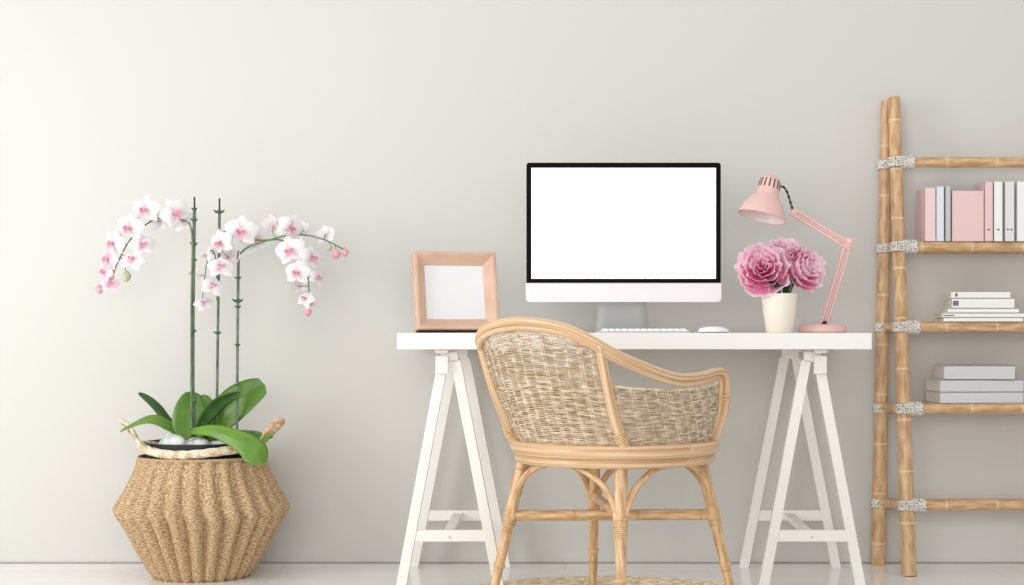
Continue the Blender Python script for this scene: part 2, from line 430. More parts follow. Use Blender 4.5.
# ------------------------------------------------------------ picture frame
FD = 5.22; kf = FD/F
t = thing('picture_frame', 'deep rose-brown wooden picture frame with blank white mount, leaning back on the desk', 'picture frame', (P(456.2, 0, FD).x, FD-DW, DESK), math.radians(17))
fw, fh = .256, .242
tilt = Matrix.Rotation(math.radians(-13), 3, 'X')
def frame_ring(b, prof):
    """profile (inset, y) swept round the rectangle with mitred corners"""
    rings = []
    for ins, y in prof:
        x = fw/2-ins
        rings.append([tilt @ Vector(p)+Vector((0, 0, .0025)) for p in ((-x, y, ins), (x, y, ins), (x, y, fh-ins), (-x, y, fh-ins))])
    n = len(prof)
    for k in range(4):
        vs = []
        for rg in rings: vs += [rg[k], rg[(k+1) % 4]]
        fs = [(2*i, 2*i+1, 2*((i+1) % n)+1, 2*((i+1) % n)) for i in range(n)]
        b.add(vs, fs)
b = MB(); frame_ring(b, [(0, .0), (0, -.034), (.003, -.037), (.010, -.037), (.013, -.034), (.036, -.014), (.037, -.006), (.037, 0)])
b.build('frame_moulding', M['frame'], t, smooth=False)
b = MB(); b.box(tilt @ Vector((0, -.008, fh/2))+Vector((0, 0, .0025)), (fw-.066, .004, fh-.066), tilt); b.build('mount_board', M['mount'], t, smooth=False)
b = MB(); b.box(tilt @ Vector((0, -.0015, fh/2))+Vector((0, 0, .0025)), (fw-.01, .003, fh-.01), tilt); b.build('backing_board', M['dark'], t, smooth=False)
b = MB(); b.beam(tilt @ Vector((0, .002, fh*.62)), Vector((0, .105, .003)), .04, .004, (0, 1, 0)); b.build('easel_strut', M['dark'], t, smooth=False)
b = MB(); b.box((0, -.016, .00175), (fw*.97, .03, .0035)); b.build('base_strip', M['dark'], t, smooth=False)

# ------------------------------------------------------------ desk lamp
LD = 5.22
def LP(px, py, dy=0): return P(px, py, LD+dy)-Vector((lo.x, lo.y, lo.z))
lo = Vector((P(822, 0, LD).x, LD-DW, DESK))
t = thing('desk_lamp', 'pink metal jointed desk lamp with bell shade, right of the peonies', 'lamp', lo)
b = MB(); M4 = Matrix.Diagonal((1.0, .95, 1)).to_3x3()
b.lathe([(0, .0), (.070, .0), (.0745, .004), (.0745, .014), (.070, .021), (.060, .0255), (0, .0265)], M=M4, seg=64); b.build('lamp_base', M['pink'], t)
J0, J1, J2 = LP(824.5, 323), LP(848.5, 243), LP(793.5, 212)
def arm(name, a, b_, sep, over=0):
    d = (b_-a).normalized(); side = Vector((d.z, 0, -d.x))
    mb = MB()
    for s in (-1, 1): mb.tube([a+side*(s*sep), b_+side*(s*sep)+d*over], .0052, 10, smooth=False)
    for s in (-1, 1):
        for yy in (-.007, .007):
            pass
    mb.box((a+b_)/2, (.004, .006, (b_-a).length*.96), Vector((0,0,1)).rotation_difference(d).to_matrix())
    return mb.build(name, M['pink'], t)
la = arm('lower_arm', J0, J1, .0085, .012)
ua = arm('upper_arm', J1+Vector((.006, -.004, -.012)), J2, .008, .004)
b = MB(); b.box(J1+Vector((.002, 0, .001)), (.022, .020, .030), Matrix.Rotation(math.radians(17), 3, 'Y')); j = b.build('elbow_joint', M['pink'], t, bevel=.005)
b = MB(); b.lathe([(0, 0), (.007, 0), (.007, .008), (0, .009)], J1+Vector((.0, -.011, .004)), Matrix.Rotation(PI/2, 3, 'X'), 20)
k = b.build('thumb_screw', M['pink'], t); k.parent = j
b = MB(); b.lathe([(0, 0), (.008, 0), (.008, .006), (.006, .010), (0, .010)], (J0.x, 0, .026)); b.tube([J0+Vector((-.002, -.010, .0)), J0+Vector((-.002, .010, .0))], .0045, 12, smooth=False)
j0 = b.build('base_joint', M['dark'], t)
b = MB(); b.box(J2+Vector((.002, 0, 0)), (.018, .014, .015), Matrix.Rotation(math.radians(32), 3, 'Y')); b.build('shade_joint', M['pink'], t, bevel=.003)
# shade
ax = Vector((-.25, -.12, -.95)).normalized()
top = LP(772, 175.5); R = Vector((0, 0, -1)).rotation_difference(ax).to_matrix()
SP = [(.0, 0), (.012, -.001), (.021, -.005), (.0275, -.012), (.0305, -.021), (.0320, -.038), (.0340, -.055), (.0385, -.066), (.0490, -.078), (.0590, -.093), (.0670, -.110), (.0725, -.126), (.0735, -.131)]
b = MB(); b.lathe(SP, top, R, 64); sh = b.build('lamp_shade', M['pink'], t)
md = sh.modifiers.new('s', 'SOLIDIFY'); md.thickness = .0014; md.offset = -1
b = MB(); b.lathe([(r-.0022, z-.0005) for r, z in SP[3:]], top, R, 64); q = b.build('shade_lining', M['pink_in'], t); q.parent = sh
b = MB(); b.tube([top+R @ Vector((.0735*math.cos(a), .0735*math.sin(a), -.131)) for a in [2*PI*i/48 for i in range(48)]], .0014, 6, sub=1, closed=True); q = b.build('shade_rim', M['pink'], t); q.parent = sh
b = MB()
for i in range(14):
    a = 2*PI*i/14+.1
    pts = [top+R @ Vector((r*math.cos(a), r*math.sin(a), z)) for r, z in ((.0288, -.015), (.0306, -.024), (.0323, -.041))]
    b.tube(pts, .0021, 6, 4)
q = b.build('vent_slots', M['dark'], t); q.parent = sh
b = MB(); b.lathe([(0, .003), (.002, .003), (.002, -.002)], top, R, 12); b.lathe([(.003, .001), (.0045, -.001), (.003, -.003)], top, R, 12); q = b.build('finial', M['pink'], t); q.parent = sh
b = MB(); b.lathe([(0, -.105), (.014, -.100), (.022, -.085), (.022, -.07), (.013, -.05), (.013, -.02)], top, R, 24); q = b.build('bulb', M['key'], t); q.parent = sh
b = MB(); b.tube([LP(780, 186, -.0), LP(784, 187.5), LP(787.5, 193), LP(790, 201), LP(792.5, 209), LP(794, 213)], .0034, 8); b.build('cable', M['cable'], t)


# ------------------------------------------------------------ peonies in a cream pot
PD = 5.14
po = Vector((P(779.5, 0, PD).x, PD-DW, DESK)); kp = PD/F
t = thing('flower_pot', 'cream tapered ceramic pot holding the pink peonies', 'pot', po)
h = P(0, 293.5, PD).z-DESK
b = MB(); b.lathe([(0, 0), (.036, 0), (.040, .004), (.0495, h*.55), (.0535, h-.002), (.0515, h), (.050, h-.002), (.046, h*.5), (.038, .008), (0, .008)], seg=64)
b.build('pot_body', M['cream'], t)
b = MB(); b.lathe([(0, h*.80), (.0478, h*.80)], seg=32); b.build('water_foam', M['peony_leaf'], t)

def ruffled(b, base, up, outd, L, Wd, cup, ruf, rnd):
    """one peony petal: grows from base along 'up', bending by cup towards/away from outd"""
    up = up.normalized(); side = up.cross(outd).normalized(); nrm = side.cross(up).normalized()
    ph = [rnd.random()*6.28 for _ in range(3)]
    def fn(u, v):
        x = (u-.5)*2
        wv = Wd*(.30+.70*math.sin(min(1, v*1.15)*PI/2))
        notch = 1-.10*abs(math.sin(x*4+ph[0]))-.22*x**4
        l = L*v*notch
        bend = cup*v
        p = base+up*(l*math.cos(bend))+nrm*(-l*math.sin(bend))
        p += side*(x*wv*.5*math.cos(x*.45))
        p += nrm*(-(x*x)*wv*.24)
        rr = ruf*v*v
        p += nrm*(rr*math.sin(x*7+ph[1]+v*2))+up*(rr*.6*math.sin(x*9+ph[2]))
        return p
    b.grid(fn, 9, 6, uvfn=lambda u, v: (u, max(v, .9*abs(2*u-1)**3*v)))

def peony(center, axis, R0, label, stem_to, seed, leaves):
    rnd = random.Random(seed)
    t = thing('peony', label, 'flower', stem_to, 0, 'pink peonies in the cream pot')
    c = Vector(center)-Vector(stem_to); axis = Vector(axis).normalized()
    q = Vector((0, 0, 1)).rotation_difference(axis)
    b = MB(); Q = q.to_matrix()
    layers = [(.10, 3, 1.0, 1.9), (.27, 5, 1.05, 1.4), (.46, 6, 1.03, 1.2), (.66, 7, .93, 1.1), (.86, 7, .72, 1.0), (1.0, 7, .46, .95)]
    for li, (rho, cnt, hh, dl) in enumerate(layers):
        a0 = rnd.random()*6.28
        for i in range(cnt):
            az0 = a0+2*PI*i/cnt+rnd.uniform(-.18, .18)
            rh = R0*rho*rnd.uniform(.90, 1.08); H = R0*hh*rnd.uniform(.90, 1.08); hw = dl*rnd.uniform(.85, 1.1)*.62
            ph = [rnd.random()*6.28 for _ in range(3)]; lean = rnd.uniform(-.03, .06)*R0; lip = R0*(.05+.13*rho)*rnd.uniform(.6, 1.3)
            off = Vector((rnd.uniform(-.06, .06), rnd.uniform(-.06, .06), 0))*R0*(1-rho)
            def fn(u, v):
                x = (u-.5)*2; az = az0+x*hw*(.35+.65*min(1, v*1.6)**.7)
                edge = 1-.16*x**4-.05*abs(math.sin(x*3.3+ph[0]))
                vv = v*edge
                r = rh*math.sin(min(1, vv*1.25)*PI/2)**.9+lean*vv+lip*max(0, (vv-.72)/.28)**2
                r += R0*.045*vv*vv*math.sin(x*6+ph[1])+R0*.030*vv**3*math.sin(x*12+ph[2])
                z = -R0*.50+H*vv**(1.0+.9*rho)
                return c+Q @ (Vector((r*math.cos(az), r*math.sin(az), z))+off)
            b.grid(fn, 12, 8, uvfn=lambda u, v: (u, max(v*.95, .97*abs(2*u-1)**4*min(1, v*2))))
    b.build('bloom', M['peony'], t, angle=0)
    b = MB(); b.lathe([(0, -R0*.62), (R0*.10, -R0*.6), (R0*.26, -R0*.45), (R0*.30, -R0*.30)], c, q.to_matrix(), 16); b.build('calyx', M['peony_leaf'], t)
    b = MB(); b.tube([(0, 0, 0), c*.35+Vector((0, 0, .01)), c-axis*R0*.55], .0028, 8); b.build('stem', M['peony_leaf'], t)
    for (tip, w) in leaves:
        leafblade('leaf', [Vector((0, 0, .02)), Vector(tip)*.5+Vector((0, 0, .022)), Vector(tip)], w, M['peony_leaf'], t)

def leafblade(name, mid, width, m, parent, wdir=None, fold=.12, tipr=.9, thick=.0016, nseg=22, prof=None):
    pts = [Vector(p) for p in mid]
    n = len(pts); q = []
    for i in range(n-1):
        g = lambda k: pts[max(0, min(n-1, k))]
        p0, p1, p2, p3 = g(i-1), g(i), g(i+1), g(i+2)
        for k in range(8):
            s = k/8; s2 = s*s; s3 = s2*s
            q.append(.5*((2*p1)+(-p0+p2)*s+(2*p0-5*p1+4*p2-p3)*s2+(-p0+3*p1-3*p2+p3)*s3))
    q.append(pts[-1]); nq = len(q)-1
    def fn(u, v):
        x = (u-.5)*2; f = v*nq; i = min(nq-1, int(f)); p = q[i].lerp(q[i+1], f-i); tn = (q[i+1]-q[i]).normalized()
        wd = Vector(wdir) if wdir is not None else tn.cross(Vector((0, 0, 1)))
        wd = (wd-tn*wd.dot(tn)).normalized(); nn = wd.cross(tn)
        if prof: k = prof(v)
        else: k = (math.sin(PI*min(1, (.12+.88*v)**1.0*.999))**.62) if v < 1 else 0
        return p+wd*(x*width/2*k)+nn*(abs(x)*width*fold*k)
    b = MB(); b.grid(fn, 8, nseg)
    o = b.build(name, m, parent, angle=0); md = o.modifiers.new('s', 'SOLIDIFY'); md.thickness = thick; md.offset = 0
    return o

st = po+Vector((0, 0, h*.80))
peony(P(763, 268, PD-.03), (-.16, -.94, .30), .072, 'largest pink peony at the left of the bouquet, facing forward', st+Vector((-.012, -.012, 0)), 3, [((-.022, -.03, .062), .03), ((.02, -.035, .045), .03)])
peony(P(805, 268, PD+.0), (.58, -.76, .28), .066, 'pink peony at the right of the bouquet, leaning towards the lamp arm', st+Vector((.018, -.006, 0)), 5, [((.034, -.022, .065), .032), ((.012, -.02, .07), .03)])
peony(P(786, 253, PD+.03), (.02, -.60, .80), .062, 'smaller pink peony at the top back of the bouquet', st+Vector((.0, .02, 0)), 9, [((.01, -.01, .06), .03)])

# ------------------------------------------------------------ rattan armchair
CD = 4.62; TH = math.radians(43)
chair = thing('rattan_armchair', 'honey rattan armchair with woven back and arms, turned half away at the desk', 'chair', (P(610, 0, CD).x, CD-DW, .012), -TH)
RT, SQ = .252, 2.2
def ring_pt(a, z, k=1.0):
    c, s = math.cos(a), math.sin(a)
    r = RT*k/((abs(c)**SQ+abs(s)**SQ)**(1/SQ))
    return Vector((r*c+.0095, r*s+.009, z))
ZO = -.012
def V(x, y, z): return Vector((x, y, z+ZO))
b = MB(); b.tube([ring_pt(2*PI*i/48, .446+ZO) for i in range(48)], .0195, 12, sub=2, closed=True)
sr = b.build('seat_ring', M['peeled'], chair, angle=0)
b = MB(); b.tube([ring_pt(2*PI*i/48, .417+ZO, .985) for i in range(48)], .0125, 10, sub=2, closed=True)
b.build('lower_seat_ring', M['peeled'], chair, angle=0)
# woven seat
b = MB()
for i in range(52):
    y = -.235+i*.0092
    hx = RT*.96*(max(0, 1-(abs(y)/(RT*.96))**SQ))**(1/SQ)
    if hx < .03: continue
    n = 30; pts = [V(-hx+2*hx*k/n, y, .452+.0022*math.cos(PI*k*.5*1.0+i*PI)) for k in range(n+1)]
    b.tube(pts, .0042, 5, smooth=False, flat=.6)
b.build('woven_seat', M['weave'], chair, angle=0)
rail = [(0, -.345, .781), (.12, -.330, .768), (.190, -.303, .741), (.232, -.245, .701), (.249, -.150, .667), (.255, -.03, .638), (.256, .075, .639), (.253, .135, .648), (.247, .178, .642), (.239, .198, .610), (.222, .208, .53), (.196, .194, .450)]
off = [(0, .003, -.0172)]*4+[(-.003, 0, -.0164)]*3+[(-.004, -.006, -.016), (-.006, -.013, -.011), (-.006, -.016, -.003), (-.006, -.016, 0), (-.005, -.015, 0)]
def mirror(l): return [(-x, y, z) for (x, y, z) in l[:0:-1]]+l
r1 = mirror(rail); r2 = mirror([(x+a, y+b_, z+c) for (x, y, z), (a, b_, c) in zip(rail, off)])
b = MB(); b.tube([V(*p) for p in r1], .0106, 12, 8); b.build('outer_rail', M['peeled'], chair, angle=0)
b = MB(); b.tube([V(*p) for p in r2], .0082, 12, 8, seed=2); b.build('inner_rail', M['peeled'], chair, angle=0)
post = [(.196, -.162, .452), (.197, -.198, .52), (.205, -.240, .61), (.212, -.278, .722)]
def wrap(name, a, b_, r, parent, m=None, turns=6, cr=.0022):
    """cane peel wound round a pole between a and b"""
    a = Vector(a); b_ = Vector(b_); t = (b_-a).normalized(); L = (b_-a).length
    n1 = t.orthogonal().normalized(); n2 = t.cross(n1); mb = MB()
    mb.tube([a+t*(L*i/(turns*12))+(n1*math.cos(i*PI/6)+n2*math.sin(i*PI/6))*r for i in range(turns*12+1)], cr, 6, smooth=False)
    return mb.build(name, m or M['rattan_wrap'], parent, angle=0)
posts = []
for s in (-1, 1):
    b = MB(); b.tube([V(s*x, y, z) for x, y, z in post], [.0155, .0145, .0130, .0125], 12, 8, seed=1+s)
    p = b.build('back_post', M['peeled'], chair, angle=0)
    wrap('binding', V(s*.197, -.174, .474), V(s*.1955, -.190, .500), .0160, p, turns=5)
legs = {}
def leg(sx, sy, foot, tp):
    top = V(tp[0], tp[1], .415); ft = Vector((foot[0], foot[1], 0.0))
    b = MB(); b.tube([top, ft], [.0180, .0112], 12, nodes=(.115, .05), seed=sx+2*sy)
    o = b.build('leg', M['rattan'], chair, angle=0); legs[(sx, sy)] = (top, ft)
    a = top.lerp(ft, .33); c = top.lerp(ft, .45)
    wrap('binding', a, c, .0165, o, turns=9)
    a = top.lerp(ft, .70); c = top.lerp(ft, .72)
    wrap('binding', a, c, .0142, o, turns=2)
    return o
leg(-1, -1, (-.228, -.228), (-.164, -.164)); leg(1, -1, (.247, -.238), (.178, -.161)); leg(1, 1, (.237, .237), (.172, .172)); leg(-1, 1, (-.262, .222), (-.185, .143))
def on(k, z):
    a, f = legs[k]; s = (a.z-z)/(a.z-f.z); return a.lerp(f, s)
def arch(k1, k2):
    pts = []
    for i in range(15):
        ph = PI*i/14; z = .235+.165*math.sin(ph)**.95
        s = .5-.5*math.cos(ph)
        p = on(k1, z).lerp(on(k2, z), s*.94+.03); d = Vector((p.x, p.y, 0)).normalized()
        pts.append(p+d*.045*math.sin(ph))
    b = MB(); b.tube(pts, .0088, 10, 3); b.build('arch_brace', M['rattan'], chair, angle=0)
arch((-1, -1), (1, -1)); arch((1, -1), (1, 1)); arch((1, 1), (-1, 1)); arch((-1, 1), (-1, -1))
b = MB(); b.tube([on((-1, -1), .250), on((1, 1), .250)], [.0148, .0148], 12, nodes=(.15, .04)); b.build('cross_stretcher', M['rattan'], chair, angle=0)
b = MB(); b.tube([on((1, -1), .276), on((-1, 1), .276)], [.0125, .0125], 12, nodes=(.15, .08)); b.build('cross_stretcher', M['rattan'], chair, angle=0)

def crv(pts, n=40):
    pts = [Vector(p) for p in pts]; m_ = len(pts)-1; out = []
    for j in range(n+1):
        f = j/n*m_; i = min(m_-1, int(f)); s = f-i
        g = lambda k: pts[max(0, min(m_, k))]
        p0, p1, p2, p3 = g(i-1), g(i), g(i+1), g(i+2)
        out.append(.5*((2*p1)+(-p0+p2)*s+(2*p0-5*p1+4*p2-p3)*s*s+(-p0+3*p1-3*p2+p3)*s**3))
    # even out by length
    L = [0]
    for a, c in zip(out, out[1:]): L.append(L[-1]+(c-a).length)
    def f(t):
        d = max(0, min(1, t))*L[-1]
        for k in range(len(L)-1):
            if L[k+1] >= d: return out[k].lerp(out[k+1], (d-L[k])/max(1e-9, L[k+1]-L[k]))
        return out[-1]
    return f
def woven(name, cb, ct, cl, cr_, rows, stakes, seed, gap=0, rstr=.00195):
    """bottom/top curves over u, left/right curves over v: a Coons patch woven from real strands"""
    rnd = random.Random(seed); b = MB()
    P00, P10, P01, P11 = cb(0), cb(1), ct(0), ct(1)
    def Sf(u, v):
        a = cb(u).lerp(ct(u), v); c = cl(v).lerp(cr_(v), u)
        d = P00.lerp(P10, u).lerp(P01.lerp(P11, u), v)
        return a+c-d
    def nrm(u, v):
        e = .01; return (Sf(min(1, u+e), v)-Sf(max(0, u-e), v)).cross(Sf(u, min(1, v+e))-Sf(u, max(0, v-e))).normalized()
    NU = stakes*4
    base = [[Sf(i/NU, j/24) for j in range(25)] for i in range(NU+1)]
    nn = [[nrm(i/NU, j/24) for j in range(25)] for i in range(NU+1)]
    def lk(tab, i, v):
        f = v*24; j = min(23, int(f)); return tab[i][j].lerp(tab[i][j+1], f-j)
    for r in range(rows):
        v = (r+.5)/rows+rnd.uniform(-.25, .25)/rows
        v = max(.002, min(.998, v)); rr = rstr*rnd.uniform(.7, 1.15)
        if gap and v > .62 and rnd.random() < gap: rr *= .55
        if abs(r-rows*.53) < .6: rr = rstr*1.7
        wob = rnd.uniform(0, 6.28); amp = .0026; pts = []
        for i in range(NU+1):
            u = i/NU
            vv = max(0, min(1, v+.35/rows*math.sin(u*9+wob)))
            pts.append(lk(base, i, vv)+lk(nn, i, vv)*(amp*math.cos(PI*stakes*u+(r % 2)*PI)))
        b.tube(pts, rr, 5, smooth=False, seed=r)
    for k in range(stakes+1):
        i = min(NU, k*4+2)
        b.tube([lk(base, i, j/24) for j in range(25)], .0024, 6, smooth=False)
        if k < stakes and k % 3 == 1:
            i2 = min(NU, i+1); b.tube([lk(base, i2, j/24)+lk(nn, i2, j/24)*.0005 for j in range(25)], .0022, 6, smooth=False)
    return b.build(name, M['weave'], chair, angle=0)
angBR = math.atan2(-.195, .195)
arcb = lambda a0, a1: crv([ring_pt(a0+(a1-a0)*i/12, .455+ZO, .97) for i in range(13)])
pl = crv([V(-x*.97, y+.004, z) for x, y, z in post]); pr = crv([V(x*.97, y+.004, z) for x, y, z in post])
topc = crv([V(x*1.0, y+.008, z-.021) for x, y, z in [(-.203, -.288, .735), (-.12, -.330, .768), (0, -.345, .781), (.12, -.330, .768), (.203, -.288, .735)]])
# make ends meet
def fit(f, a, c):
    d0 = a-f(0); d1 = c-f(1)
    return lambda t: f(t)+d0*(1-t)+d1*t
bb = arcb(-PI*.75, -PI*.25); tt = topc
pl = fit(pl, bb(0), tt(0)); pr = fit(pr, bb(1), tt(1))
woven('woven_back', bb, tt, pl, pr, 108, 12, 4, gap=.6)
for s in (1, -1):
    sb = arcb(-PI*.25, PI*.25)
    bot = (lambda u, f=sb, s=s: Vector((f(u).x*s, f(u).y, f(u).z)))
    tc_ = crv([V(s*.204, -.236, .616), V(s*.230, -.15, .607), V(s*.244, -.02, .601), V(s*.245, .09, .605), V(s*.234, .175, .618)])
    lft = fit(crv([V(s*x, y, z) for x, y, z in post[:3]]), bot(0), tc_(0))
    rgt = fit(crv([V(s*.190, .176, .455), V(s*.213, .188, .53), V(s*.234, .175, .618)]), bot(1), tc_(1))
    woven('woven_arm_side', bot, tc_, lft, rgt, 62, 10, 11+s)
    b = MB(); b.tube([tc_(i/24)+Vector((0, 0, .002)) for i in range(25)], .0034, 8, 1); b.build('panel_edging', M['rope_pale'], chair, angle=0)
    wrap('binding', V(s*.234, .197, .590), V(s*.231, .199, .575), .0165, sr, turns=2)

# ------------------------------------------------------------ round jute rug
rc = Vector((P(608, 0, 5.2).x, 4.755-DW, 0)); RR = .50
t = thing('jute_rug', 'round braided jute rug on the floor under the rattan armchair', 'rug', rc)
b = MB()
nr = 25
def rug(u, v):
    a = 2*PI*u; r = RR*v
    k = v*nr; z = .0035+.0055*abs(math.sin(PI*k))**.7+.0012*math.sin(a*r*260+int(k)*2.1)
    if v > .999: z = 0.0
    return Vector((r*math.cos(a), r*math.sin(a), min(z, .0115)))
b.grid(rug, 300, nr*6, wrap=True); b.build('braided_mat', M['rope_pale'], t, angle=0)

# ------------------------------------------------------------ basket
BD = 5.31; kb = BD/F
bo = Vector((P(202.2, 0, BD).x, BD-DW, 0))
t = thing('woven_basket', 'large ribbed seagrass basket with flared belly standing by the wall', 'basket', bo)
Zb = lambda py: EYE-(py-CY)*kb
RB = 26
prof = [(0.0, .142), (.006, .150), (.018, .159), (.083, .195), (.151, .229), (.186, .252), (.203, .262), (.216, .262), (.235, .250), (.274, .226), (.315, .206), (.345, .196), (Zb(457), .191)]
def rprof(z):
    for (z0, r0), (z1, r1) in zip(prof, prof[1:]):
        if z <= z1: return r0+(r1-r0)*(z-z0)/(z1-z0)
    return prof[-1][1]
def rsm(z): return (rprof(max(0, z-.008))+2*rprof(z)+rprof(min(prof[-1][0], z+.008)))/4
HT = prof[-1][0]; rows = 58
def bas(u, v):
    z = HT*v; a = 2*PI*u; r = rsm(z)
    rib = abs(math.cos(a*RB/2+.6*max(0, min(1, (z-.19)/.03))))                       # rounded ribs with tight valleys
    env = .35+.65*min(1, v*3)*min(1, (1-v)*5+.2)
    r += (rib**.7-.88)*.036*env
    k = v*rows; i = int(k)
    zz = math.sin(PI*(k-i))**.6
    r += .0017*zz*(1+.4*math.cos(a*RB*2+i*PI))
    r += .0012*noise.noise(Vector((a*12, z*60, 1)))
    return Vector((r*math.cos(a), r*math.sin(a), z))
b = MB(); b.grid(bas, RB*18, rows*4, wrap=True)
b.build('basket_body', M['basket'], t, angle=0)
b = MB(); b.lathe([(0, .004), (.150, .004)], seg=48); b.lathe([(.140, .005), (.235, .21), (.183, HT)], seg=48); b.build('basket_lining', M['basket'], t)
def braid(name, path, r, m, parent, strands=3, pitch=.05, cr=None, closed=False, n=160):
    f = crv(path, 120); mb = MB(); cr = cr or r*.62; L = sum((f((i+1)/50)-f(i/50)).length for i in range(50))
    for s in range(strands):
        pts = []
        for i in range(n+1):
            t_ = i/n; p = f(t_); tg = (f(min(1, t_+.01))-f(max(0, t_-.01))).normalized()
            n1 = tg.orthogonal().normalized() if abs(tg.z) > .95 else tg.cross(Vector((0, 0, 1))).normalized(); n2 = tg.cross(n1)
            a = 2*PI*(t_*L/pitch+s/strands)
            pts.append(p+(n1*math.cos(a)+n2*math.sin(a))*r*.55)
        mb.tube(pts, cr, 6, smooth=False, seed=s)
    return mb.build(name, m, parent, angle=0)
# rim: a thin dark lip and a thick pale plaited collar that sags
braid('rim_binding', [Vector((.190*math.cos(a), .190*math.sin(a), HT+.001)) for a in [2*PI*i/40 for i in range(41)]], .005, M['basket'], t, n=300)
braid('plaited_collar', [Vector((.180*math.cos(a), .180*math.sin(a), HT+.028+.006*math.cos(2*a)-.004*math.sin(a*3+1))) for a in [2*PI*i/40 for i in range(41)]], .013, M['rope_pale'], t, strands=5, pitch=.22, cr=.0072, n=300)
lp = lambda px, py, dy=0: P(px, py, BD+dy)-bo
hd = braid('handle', [lp(150, 452, -.12), lp(140, 444, -.11), lp(131, 428, -.09), lp(122, 420.5, -.04), lp(124, 424, .04), lp(137, 440, .10), lp(150, 452, .11)], .006, M['rope_pale'], t, pitch=.03)
hd = braid('handle', [lp(257, 452, -.10), lp(262, 440, -.085), lp(272, 425, -.055), lp(281, 420, -.01), lp(281, 424, .04), lp(268, 437, .09), lp(258, 451, .10)], .0075, M['handle'], t, pitch=.03)

# nursery pot standing inside the basket
PZ = .400
t = thing('plant_pot', 'black plastic plant pot set inside the woven basket', 'pot', bo+Vector((-.01, .01, .006)))
b = MB(); b.lathe([(0, 0), (.125, 0), (.160, PZ-.02), (.169, PZ-.018), (.171, PZ+.008), (.164, PZ+.008), (.150, PZ-.03)], seg=48); b.build('pot_wall', M['black_pot'], t)
b = MB()
def soil(u, v):
    r = .160*v; a = 2*PI*u; x, y = r*math.cos(a), r*math.sin(a)
    return Vector((x, y, PZ-.015+.012*(1-v)+.012*noise.noise(Vector((x*40, y*40, 0)))))
b.grid(soil, 48, 14, wrap=True); b.build('potting_bark', M['soil'], t)
def stone(c, r, label, m, seed, sq=(1, .8, .7)):
    bm = bmesh.new(); bmesh.ops.create_icosphere(bm, subdivisions=3, radius=1)
    for v in bm.verts:
        k = 1+.22*noise.noise(v.co*1.3+Vector((seed, 0, 0)))
        v.co = Vector((v.co.x*r*sq[0], v.co.y*r*sq[1], v.co.z*r*sq[2]))*k
    me = bpy.data.meshes.new('pebble'); bm.to_mesh(me); bm.free(); me.materials.append(m)
    me.polygons.foreach_set('use_smooth', [True]*len(me.polygons))
    o = bpy.data.objects.new('pebble', me); C.objects.link(o); o.location = c
    tag(o, label, 'stone', 'stones on top of the orchid pot')
sz = PZ+.012
stone((bo.x-.065, bo.y-.112, sz), .042, 'pale green stone at the foot of the upright orchid leaf, left in the pot', M['stone'], 1.5, (1.0, .7, .8))
stone((bo.x+.008, bo.y-.125, sz-.004), .036, 'white and grey stone in the middle of the pot under the drooping leaf', M['stone2'], 4.5, (1.15, .7, .7))
stone((bo.x+.072, bo.y-.100, sz-.004), .028, 'smaller white stone at the right of the pot', M['stone'], 9.5, (1.2, .8, .6))

# ------------------------------------------------------------ orchid
OD = 5.31
oo = bo+Vector((-.01, .01, PZ+.004))
def OP(px, py, dy=0): return P(px, py, OD+dy)-oo
t = thing('potted_orchid', 'white and pink moth orchid with three arching flower sprays growing in the basket', 'orchid', oo)
G, GD = M['leaf'], M['leaf_dark']
oval = lambda v: (math.sin(PI*min(.999, .10+.90*v**.9))**.55)
strap = lambda v: min(1, .45+v*1.1)*(math.cos(max(0, (v-.45)/.55)*PI/2)**.6 if v < 1 else 0)
leafblade('leaf', [OP(185, 439, -.02), OP(168, 422, -.03), OP(152, 404, -.05), OP(138, 393, -.07)], .045, GD, t, wdir=(.35, 1, .25), prof=strap)
leafblade('leaf', [OP(184, 440, -.04), OP(168, 427, -.08), OP(148, 422, -.12), OP(120, 432, -.16)], .060, G, t, wdir=(.15, 1, .35), prof=strap)
leafblade('leaf', [OP(188, 443, -.06), OP(189, 428, -.05), OP(190.5, 408, -.04), OP(192, 391.5, -.03)], .105, G, t, wdir=(1, .25, .1), prof=lambda v: (math.sin(PI*min(.999, .12+.84*v))**.7) if v < .999 else .0, fold=.08)
leafblade('leaf', [OP(196, 440, 0), OP(204, 424, .02), OP(206, 408, .03), OP(201, 395, .04)], .070, G, t, wdir=(1, .2, .35), prof=strap, fold=.08)
leafblade('leaf', [OP(200, 440, .02), OP(222, 417, .02), OP(243, 398, .02), OP(265, 385, .03)], .108, G, t, wdir=(.6, -.3, -.9), prof=lambda v: (math.sin(PI*min(.999, .12+.80*v**1.1))**.7)if v < .999 else 0, fold=.10)
leafblade('leaf', [OP(194, 440, -.05), OP(205, 418, -.06), OP(220, 402, -.07), OP(241, 392, -.08)], .050, GD, t, wdir=(.5, .6, -.8), prof=strap)
leafblade('leaf', [OP(190, 431, -.10), OP(212, 430, -.15), OP(238, 439, -.185), OP(254, 450, -.20), OP(262, 465, -.205)], .088, G, t, wdir=(.25, .55, 1), prof=lambda v: min(1, .22+v*.95)*(math.cos(max(0, (v-.72)/.28)*PI/2)**.55 if v < 1 else 0), fold=.10)
leafblade('leaf', [OP(236, 431, -.03), OP(252, 432, -.05), OP(264, 436, -.07), OP(273, 437, -.08)], .034, GD, t, wdir=(0, 1, .5), prof=strap)
leafblade('leaf', [OP(255, 447, -.09), OP(263, 438, -.1), OP(271, 434, -.1)], .034, G, t, wdir=(.4, .6, .8))
